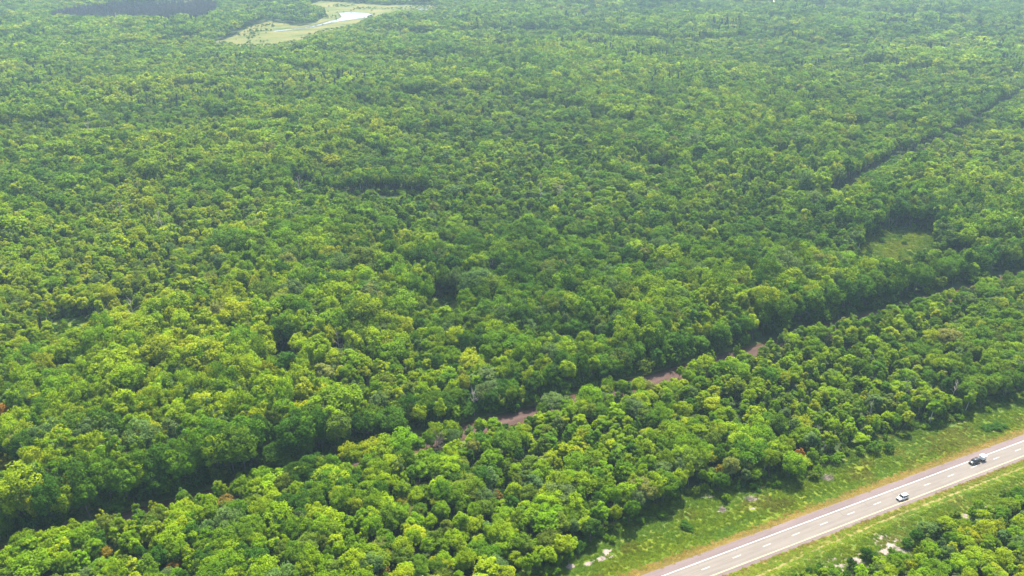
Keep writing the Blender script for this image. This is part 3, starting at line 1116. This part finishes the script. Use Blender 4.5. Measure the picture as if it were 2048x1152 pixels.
# ------------------------------------------------------------------ grass tufts on the verges
GSRC = bpy.data.collections.new("grass_sources")
for i in range(5):
    r = np.random.default_rng(900 + i)
    nb = 46
    base = r.normal(0, .16, (nb, 2))
    hh = r.uniform(.12, .5, nb)
    az = r.uniform(0, 6.28, nb)
    ln = r.uniform(.25, .7, nb)
    V, F = [], []
    for j in range(nb):
        bx, by = base[j]
        dx, dy = math.cos(az[j]), math.sin(az[j])
        wv = .05
        V += [(bx - dy * wv, by + dx * wv, 0), (bx + dy * wv, by - dx * wv, 0), (bx + dx * ln[j] * .5 + dy * wv * .7, by + dy * ln[j] * .5 - dx * wv * .7, hh[j] * .7), (bx + dx * ln[j], by + dy * ln[j], hh[j])]
        F.append((4 * j, 4 * j + 1, 4 * j + 2, 4 * j + 3))
    me = mesh_from("grass_tuft", V, F)
    a = me.attributes.new("leafvar", 'FLOAT_VECTOR', 'POINT')
    c = np.repeat(np.clip(r.normal(1, .18, (nb, 1)), .5, 1.6), 4, 0) * np.ones((1, 3))
    a.data.foreach_set("vector", c.astype(np.float32).ravel())
    me.materials.append(M['grassblade'])
    GSRC.objects.link(bpy.data.objects.new("grass_source.%03d" % i, me))


def grass(name, s0, s1, a0, a1, dens, label, zone):
    m = int((s1 - s0) * (a1 - a0) * dens)
    s, a = rng.uniform(s0, s1, m), rng.uniform(a0, a1, m)
    x, y = U[0] * s + N[0] * (OFF + a), U[1] * s + N[1] * (OFF + a)
    z_, tn, ok = zone(s, a, x, y)
    for b in SANDP:
        cxy = np.mean(b, 0)
        ok &= ~(np.hypot(x - cxy[0], y - cxy[1]) < 1.7)
    x, y, z_, tn = x[ok], y[ok], z_[ok], tn[ok]
    m = len(x)
    scatter(name, np.stack([x, y, np.zeros(m)], 1), rng.integers(0, 5, m), np.stack([np.zeros(m), np.zeros(m), rng.uniform(0, 6.28, m)], 1),
            np.stack([rng.uniform(.9, 1.6, m), rng.uniform(.9, 1.6, m), z_], 1), tn, GSRC, label)


GC = dict(lush=np.array([.15, .23, .013]), yel=np.array([.18, .235, .015]), weed=np.array([.09, .165, .014]), dry=np.array([.25, .19, .042]), olive=np.array([.15, .17, .022]))


def blend(v, *stops):
    v = np.asarray(v)
    xs = [p for p, _ in stops]
    return np.stack([np.interp(v, xs, [c[k] for _, c in stops]) for k in range(3)], 1)


def verge_zone(s, a, x, y):
    nz = fbm(s / 2.2, a, 5.5, 77, 3)
    n2 = fbm(s / 1.6, a, 9, 87, 2)
    t = blend(nz + rng.normal(0, .07, len(a)), (.3, GC['weed']), (.48, GC['lush'] * .85), (.6, GC['lush']), (.78, GC['yel']))
    t = np.where((n2 + rng.normal(0, .06, len(a)) < .34)[:, None], GC['olive'], t)
    dryf = np.clip((9.6 + 2 * (nz - .5) - a) / 2.0, 0, 1)
    pick_ = rng.random(len(a)) < dryf
    t = np.where(pick_[:, None], GC['dry'], t)
    edge = np.clip((a - (edge_near(s) - 6)) / 4, 0, 1)
    t = np.where((rng.random(len(a)) < edge * .7)[:, None], GC['weed'], t)
    h = np.clip((a - 5.5) / 7, .18, 1.0) * (.25 + .75 * nz)
    ok = (a > 6.0) & (a < edge_near(s) + 4) & (rng.random(len(a)) < np.clip((a - 5.5) / 3.5, .25, 1))
    return h, t * rng.uniform(.8, 1.2, (len(a), 1)), ok


def median_zone(s, a, x, y):
    nz = fbm(s / 2.6, a, 5, 177, 3)
    t = blend(nz + rng.normal(0, .07, len(a)), (.3, GC['olive']), (.42, GC['weed'] * 1.2), (.55, GC['lush']), (.78, GC['yel']))
    r_ = rut_a(s)
    ruts = ((a > r_ - .45) & (a < r_ + .5)) | ((a > r_ - 2.05) & (a < r_ - 1.5))
    strip_ = a > r_ + .5
    t = np.where(strip_[:, None] & (rng.random(len(a)) < .55)[:, None], GC['olive'] * 1.2, t)
    t = np.where((strip_ & (a > -5.8))[:, None] & (rng.random(len(a)) < .6)[:, None], GC['dry'] * .8, t)
    h = np.where(strip_, .25, np.clip((r_ - a) / 4, .3, .8) * (.35 + .8 * nz))
    ok = (a < -5.0) & ~(ruts & (rng.random(len(a)) < .93))
    return h, t * rng.uniform(.8, 1.2, (len(a), 1)), ok


grass("roadside_grass", 60, 400, 5.9, 34, 1.8, "tall green and yellow grass along the highway verge", verge_zone)
grass("median_grass", 110, 330, -30, -4.9, 1.8, "green and straw grass of the highway median", median_zone)

m_ = 14000
gx, gy = rng.uniform(190, 330, m_), rng.uniform(385, 520, m_)
gk = (inside(CLEAR[0], gx, gy) | inside(CLEAR[1], gx, gy)) & (fbm(gx, gy, 8, 811, 2) > .22)
gx, gy = gx[gk], gy[gk]
m_ = len(gx)
scatter("clearing_grass", np.stack([gx, gy, np.zeros(m_)], 1), rng.integers(0, 5, m_), np.stack([np.zeros(m_), np.zeros(m_), rng.uniform(0, 6.28, m_)], 1),
        np.stack([rng.uniform(1.2, 2.4, m_), rng.uniform(1.2, 2.4, m_), rng.uniform(.7, 1.8, m_)], 1), blend(fbm(gx, gy, 12, 821, 2), (.3, GC['weed'] * 1.05), (.5, GC['lush'] * .92), (.7, GC['yel'] * .9)) * rng.uniform(.8, 1.2, (m_, 1)), GSRC, "tall sedge and grass in the forest clearing")

# ------------------------------------------------------------------ bushes one can tell apart
BUSHES = [  # photo pixel of the base, height, colour, words
    (1748, 905, 4.6, 1, "large mid-green bush standing out on the verge where the wood steps back"),
    (1720, 908, 3.4, 2, "fresh green bush at the left foot of the large verge bush"),
    (1776, 902, 3.6, 0, "deep-green bush at the right foot of the large verge bush"),
    (1452, 1000, 3.0, 2, "small fresh green sapling bush below the wood beside the pale snag"),
    (1620, 940, 2.4, 5, "olive bush at the wood's foot left of the pale brush heap"),
    (1374, 1056, 1.6, 0, "lone dark low bush in the grass near the verge's lower end"),
    (1076, 1105, 3.8, 2, "round fresh green bush in front of the wood at the bottom edge"),
    (1990, 856, 1.5, 0, "added low dark bush, longest of the shadow-like patch on the upper verge"),  # this bush and the next two are added, standing in for a shadow
    (1975, 858, 1.3, 0, "added low dark bush at the left end of the shadow-like verge patch"),
    (2003, 854, 1.3, 0, "added low dark bush at the right end of the shadow-like verge patch"),
    (1890, 1062, 3.6, 0, "dark spreading bush in the median above the corner trees"),
    (1868, 1058, 2.6, 0, "dark low bush left of the spreading median bush"),
    (1905, 1072, 3.0, 1, "mid-green bush just below the spreading median bush"),
    (1732, 1112, 3.4, 0, "deep-green bush between the two sand patches of the median"),
    (1783, 1108, 2.6, 1, "mid-green bush growing out of the larger sand patch"),
    (1810, 1085, 2.2, 1, "mid-green bush on the right rim of the larger sand patch"),
    (1640, 1140, 2.6, 0, "deep-green bush left of the lowest sand patch"),
    (1618, 1146, 2.2, 0, "deep-green bush at the very bottom, leftmost of the median bushes"),
    (1760, 1140, 5.0, 3, "bright lime-green bushy tree right of the lowest sand patch"),
    (1960, 1038, 2.0, 1, "mid-green bush beside the small stony patch in the median"),
    (2010, 1022, 2.6, 0, "dark bush in the median by the right edge"),
    (1838, 1080, 2.8, 1, "round mid-green bush between sand patch and dark spreading bush"),
]
for i, (px, py, hh, c, lab) in enumerate(BUSHES):
    x, y = at(px, py)
    o = link("bush", BUSH[i % 4])
    o.location = (x, y, 0)
    o.rotation_euler = (0, 0, i * 1.7)
    low = hh < 1.7
    o.scale = ((2.0 if low else hh / 2.4), (1.5 if low else hh / 2.5), hh / 2.2)
    o["tint"] = [float(v) for v in TINTS[c] * random.uniform(.9, 1.1)]
    tag(o, lab, "bush", "bushes in the highway grass")


# ------------------------------------------------------------------ dead trees
def snag_mesh(seed, H=11.0, spread=2.6, limbs=9, twigs=3, r0=.20):
    r = np.random.default_rng(seed)
    lean_ = r.normal(0, .6, 2)
    tr, br = [], []
    P = [np.array([lean_[0] * t * t, lean_[1] * t * t, H * t]) for t in (0, .3, .6, .85, 1)]
    P[0][2] = -.2
    tr.append(tube(P, [r0 * 1.2, r0, r0 * .75, r0 * .45, r0 * .12], 6))
    for i in range(limbs):
        t = r.uniform(.38, .95)
        q = np.array([lean_[0] * t * t, lean_[1] * t * t, H * t])
        a = r.uniform(0, 6.28)
        L = spread * (1.15 - t * .6) * r.uniform(.6, 1.2)
        d = np.array([math.cos(a), math.sin(a), r.uniform(.35, 1.1)])
        e = q + d * L
        m = (q + e) / 2 + r.normal(0, .12, 3)
        br.append(tube([q, m, e], [r0 * .5, r0 * .33, r0 * .1], 5))
        for j in range(twigs):
            w = q + (e - q) * r.uniform(.35, .95)
            d2_ = d + r.normal(0, .6, 3)
            br.append(tube([w, w + d2_ * L * .28, w + d2_ * L * .45 + r.normal(0, .1, 3)], [r0 * .22, r0 * .14, r0 * .05], 4))
    return mesh_from("trunk", *join(tr), True), mesh_from("branches", *join(br), True)


SN = [snag_mesh(60 + i, limbs=7 + 3 * i, twigs=2 + i) for i in range(3)]
FUZZ = snag_mesh(77, H=9, spread=2.4, limbs=34, twigs=6, r0=.13)
for t, b in SN:
    t.materials.append(M['snag']); b.materials.append(M['snag'])
for q in FUZZ:
    q.materials.append(M['twig'])
for (px, py, hh, kind, fallen, lab) in DEAD:
    x, y = at(px, py, 0 if fallen else hh * .72)
    root = empty("dead_tree", (x, y, .3 if fallen else 0), px * .37)
    if fallen: root.rotation_euler = (1.1, .2, .9)
    tm, bmm = FUZZ if kind == 3 else SN[kind]
    for nm, me in (("trunk", tm), ("branches", bmm)):
        o = link(nm, me, root)
        q = (hh + 1.5) / (9 if kind == 3 else 11)
        if fallen: q = .45
        o.scale = (q * .85, q * .85, q)
    tag(root, lab, "dead tree", "dead trees")

# heaps of dead brush on the verge
for i, (px, py, lab) in enumerate([(1656, 956, "pale heap of cut brush in the verge grass above the highway"), (1500, 999, "grey-brown brush heap at the foot of the wood"), (1446, 1020, "small heap of dead sticks in the grass below the white leaning snag")]):
    r = np.random.default_rng(1200 + i)
    parts = []
    sc_ = (2.0, 1.6, 1.2)[i]
    for j in range(70):
        p = np.array([r.normal(0, .6 * sc_), r.normal(0, .4 * sc_), 0.05 + abs(r.normal(0, .28))])
        d = np.array([r.normal(), r.normal(), r.normal() * .35])
        d *= .7 * sc_ / (np.linalg.norm(d) + .1)
        parts.append(tube([p - d, p + r.normal(0, .05, 3), p + d], [.045, .035, .015], 4))
    o = link("brush_heap", mesh_from("brush_heap", *join(parts)), None, M['brush'])
    x, y = at(px, py)
    o.location = (x, y, .02)
    tag(o, lab, "brush heap", "brush heaps")

# ------------------------------------------------------------------ roadside markers
for i, (px, py, lab) in enumerate([(1649.5, 1017.5, "white marker post on the asphalt edge of the wood-side shoulder"), (1647, 1008.5, "white marker post in the dry grass just behind the shoulder"),
                                   (1689, 1054.5, "white marker post at the median edge of the highway")]):
    x, y = at(px, py)
    root = empty("marker_post", (x, y, 0), AZ)
    bm = bmesh.new(); bm_box(bm, (0, 0, .5), (.10, .05, 1.0), .01)
    link("post", bm_mesh("post", bm), root, M['chalk'])
    bm = bmesh.new(); bm_cyl(bm, (-.035, 0, .9), .10, .03, 'X', 16)
    link("reflector", bm_mesh("reflector", bm), root, M['chalk'])
    tag(root, lab, "marker post", "marker posts along the highway")


# ------------------------------------------------------------------ vehicles (x = forward, y = left)
def paint(name, col, rough=.3, metal=0.0):
    return simple(name, col, rough, metal, .5, .6)


M['wpaint'] = paint("white_car_paint", (.80, .81, .80))
M['dpaint'] = paint("dark_grey_car_paint", (.028, .032, .034), .28, .2)
M['glass'] = simple("tinted_glass", (.02, .026, .028), .06, 0, .8)
M['rubber'] = simple("tyre_rubber", (.02, .02, .02), .8)
M['alloy'] = simple("wheel_alloy", (.45, .45, .46), .35, .9)
M['plastic'] = simple("black_plastic", (.025, .025, .026), .6)
M['lamp'] = simple("lamp_lens", (.75, .75, .72), .12, 0, .7)
M['red'] = simple("red_lens", (.35, .015, .012), .15, 0, .6)


def loft(name, st, smooth=True):
    """st: (x, z_bottom, z_top, half width at the bottom, half width at the top, edge roundness)"""
    V, F = [], []
    for (x, zb, zt, wb, wt, e) in st:
        zm = zb + (zt - zb) * .55
        ring = [(wb * .93, zb), (wb, zb + .06), (max(wb, wt) * 1.0, zm), (wt, zt - e), (wt - e, zt), (0, zt + .02)]
        ring = ring + [(-y, z) for y, z in reversed(ring[:-1])]
        V += [(x, y, z) for y, z in ring]
    m = 11
    for i in range(len(st) - 1):
        for k in range(m):
            F.append((i * m + k, i * m + (k + 1) % m, (i + 1) * m + (k + 1) % m, (i + 1) * m + k))
    F.append(tuple(range(m)))
    F.append(tuple(reversed(range((len(st) - 1) * m, len(st) * m))))
    bm = bmesh.new()
    me = mesh_from(name, V, F)
    bm.from_mesh(me)
    me2 = bm_mesh(name, bm, False)
    me2.polygons.foreach_set("use_smooth", [len(p.vertices) == 4 for p in me2.polygons])
    return me2


def wheel(parent, x, y, r=.36, w=.24):
    bm = bmesh.new()
    bm_cyl(bm, (0, 0, 0), r, w, 'Y', 24)
    es = [e for e in bm.edges if abs(e.verts[0].co.y - e.verts[1].co.y) < 1e-5]
    bmesh.ops.bevel(bm, geom=es, offset=.03, segments=2, affect='EDGES')
    o = link("wheel", bm_mesh("wheel", bm, False), parent, M['rubber'])
    o.location = (x, y, r)
    bm = bmesh.new()
    sgn = 1 if y > 0 else -1
    bm_cyl(bm, (0, sgn * (w / 2 + .002), 0), r * .64, .03, 'Y', 20)
    for k in range(5):
        a = k * 2 * math.pi / 5
        bm_box(bm, (math.cos(a) * r * .33, sgn * (w / 2 + .024), math.sin(a) * r * .33), (.06 + abs(math.cos(a)) * r * .4, .016, .06 + abs(math.sin(a)) * r * .4))
    link("rim", bm_mesh("rim", bm), o, M['alloy'])


def make_suv(pm, loc, heading, label, L=4.7, Wd=1.86, H=1.70, hood=.98, roofmat=None):
    root = empty("car", loc, heading)
    w = Wd / 2
    f, b = L / 2, -L / 2
    body = loft("body", [(b, .42, .95, w * .86, w * .84, .06), (b + .12, .28, 1.02, w * .97, w * .93, .07), (b + .9, .24, 1.04, w, w * .95, .07), (0, .22, 1.03, w, w * .95, .07),
                         (f - 1.35, .22, 1.02, w, w * .94, .07), (f - .8, .24, hood, w, w * .90, .10), (f - .15, .28, hood - .12, w * .95, w * .82, .10), (f, .36, hood - .26, w * .82, w * .74, .08)])
    link("body", body, root, pm)
    z0, zt = 1.0, H
    cab = loft("windows", [(b + .10, z0, z0 + .12, w * .88, w * .84, .03), (b + .42, z0, zt - .10, w * .90, w * .74, .06), (b + .8, z0, zt - .03, w * .91, w * .74, .06), (-.1, z0, zt - .03, w * .91, w * .75, .06),
                           (.45, z0, zt - .08, w * .91, w * .74, .06), (f - 1.22, z0, z0 + .06, w * .88, w * .84, .03)])
    link("windows", cab, root, M['glass'])
    rf = loft("roof", [(b + .36, zt - .10, zt - .045, w * .70, w * .66, .02), (b + .8, zt - .05, zt + .01, w * .76, w * .70, .03), (-.1, zt - .05, zt + .01, w * .77, w * .71, .03), (.42, zt - .09, zt - .04, w * .74, w * .68, .02)])
    link("roof", rf, root, roofmat or pm)
    for sy in (-1, 1):          # pillars
        for (x0, x1, wd_) in ((f - 1.26, .40, .05), (-.35, -.30, .05), (b + .55, b + .62, .12)):
            p = np.array([x0, sy * w * .895, z0 + .03]); q = np.array([x1, sy * w * .765, zt - .06])
            V, F = tube([p, (p + q) / 2 + np.array([0, sy * .02, 0]), q], [wd_, wd_, wd_], 6)
            link("pillar", mesh_from("pillar", V, F, True), root, pm)
        bm = bmesh.new(); bm_box(bm, (f - 1.35, sy * (w + .09), 1.06), (.12, .20, .14), .03)
        link("mirror", bm_mesh("mirror", bm), root, pm)
        bm = bmesh.new(); bm_box(bm, (f - .12, sy * w * .66, .74), (.16, .40, .13), .03)
        link("headlight", bm_mesh("headlight", bm), root, M['lamp'])
        bm = bmesh.new(); bm_box(bm, (b + .06, sy * w * .78, .88), (.10, .24, .20), .03)
        link("tail_light", bm_mesh("tail_light", bm), root, M['red'])
        bm = bmesh.new(); bm_box(bm, (-.1, sy * w * .64, zt + .045), (1.7, .04, .04), .01)
        link("roof_rail", bm_mesh("roof_rail", bm), root, M['plastic'])
        wheel(root, f - .92, sy * (w - .12))
        wheel(root, b + .92, sy * (w - .12))
    bm = bmesh.new(); bm_box(bm, (f - .02, 0, .56), (.10, w * 1.1, .20), .03); bm_box(bm, (f - .02, 0, .36), (.14, w * 1.5, .10), .03)
    link("grille", bm_mesh("grille", bm), root, M['plastic'])
    bm = bmesh.new(); bm_box(bm, (b + .02, 0, .45), (.14, w * 1.6, .18), .04)
    link("rear_bumper", bm_mesh("rear_bumper", bm), root, M['plastic'])
    tag(root, label, "car", "cars on the highway")
    return root


HEAD = AZ + math.pi
make_suv(M['wpaint'], SA(217.8, -1.85, .02), HEAD, "white car driving alone in the lane beside the yellow line", L=4.5)
make_suv(M['dpaint'], SA(258.7, 1.55, .02), HEAD, "dark grey car towing a small white trailer along the white edge line", L=4.5, H=1.66)


def make_trailer(loc, heading):
    root = empty("trailer", loc, heading)
    bm = bmesh.new(); bm_box(bm, (0, 0, 1.30), (2.15, 1.7, 1.30), .07)
    link("body", bm_mesh("body", bm), root, M['wpaint'])
    bm = bmesh.new(); bm_box(bm, (0, 0, 2.02), (2.22, 1.78, .09), .03)
    link("roof", bm_mesh("roof", bm), root, M['wpaint'])
    bm = bmesh.new(); bm_box(bm, (0, 0, .55), (2.15, 1.5, .12)); bm_box(bm, (1.5, 0, .50), (.9, .10, .10), .01)
    bm_box(bm, (1.3, .2, .50), (.6, .07, .07)); bm_box(bm, (1.3, -.2, .50), (.6, .07, .07))
    link("chassis", bm_mesh("chassis", bm), root, M['plastic'])
    for sy in (-1, 1):
        wheel(root, -.15, sy * .86, .33, .2)
        bm = bmesh.new(); bm_box(bm, (-.15, sy * .92, .74), (.9, .26, .05), .02)
        link("mudguard", bm_mesh("mudguard", bm), root, M['plastic'])
        bm = bmesh.new(); bm_box(bm, (-1.085, sy * .7, .78), (.05, .18, .12), .01)
        link("tail_light", bm_mesh("tail_light", bm), root, M['red'])
    bm = bmesh.new(); bm_cyl(bm, (1.7, 0, .25), .05, .5, 'Z', 10)
    link("jockey_wheel", bm_mesh("jockey_wheel", bm), root, M['alloy'])
    bm = bmesh.new(); bm_box(bm, (-1.08, 0, 1.25), (.03, 1.3, 1.1), .01)
    link("rear_door", bm_mesh("rear_door", bm), root, M['wpaint'])
    tag(root, "small white box trailer hitched behind the dark grey car", "trailer")


make_trailer(SA(262.95, 1.55, .02), HEAD)
print("trees", n, "individuals", int(ind.sum()), "undergrowth", len(ux))
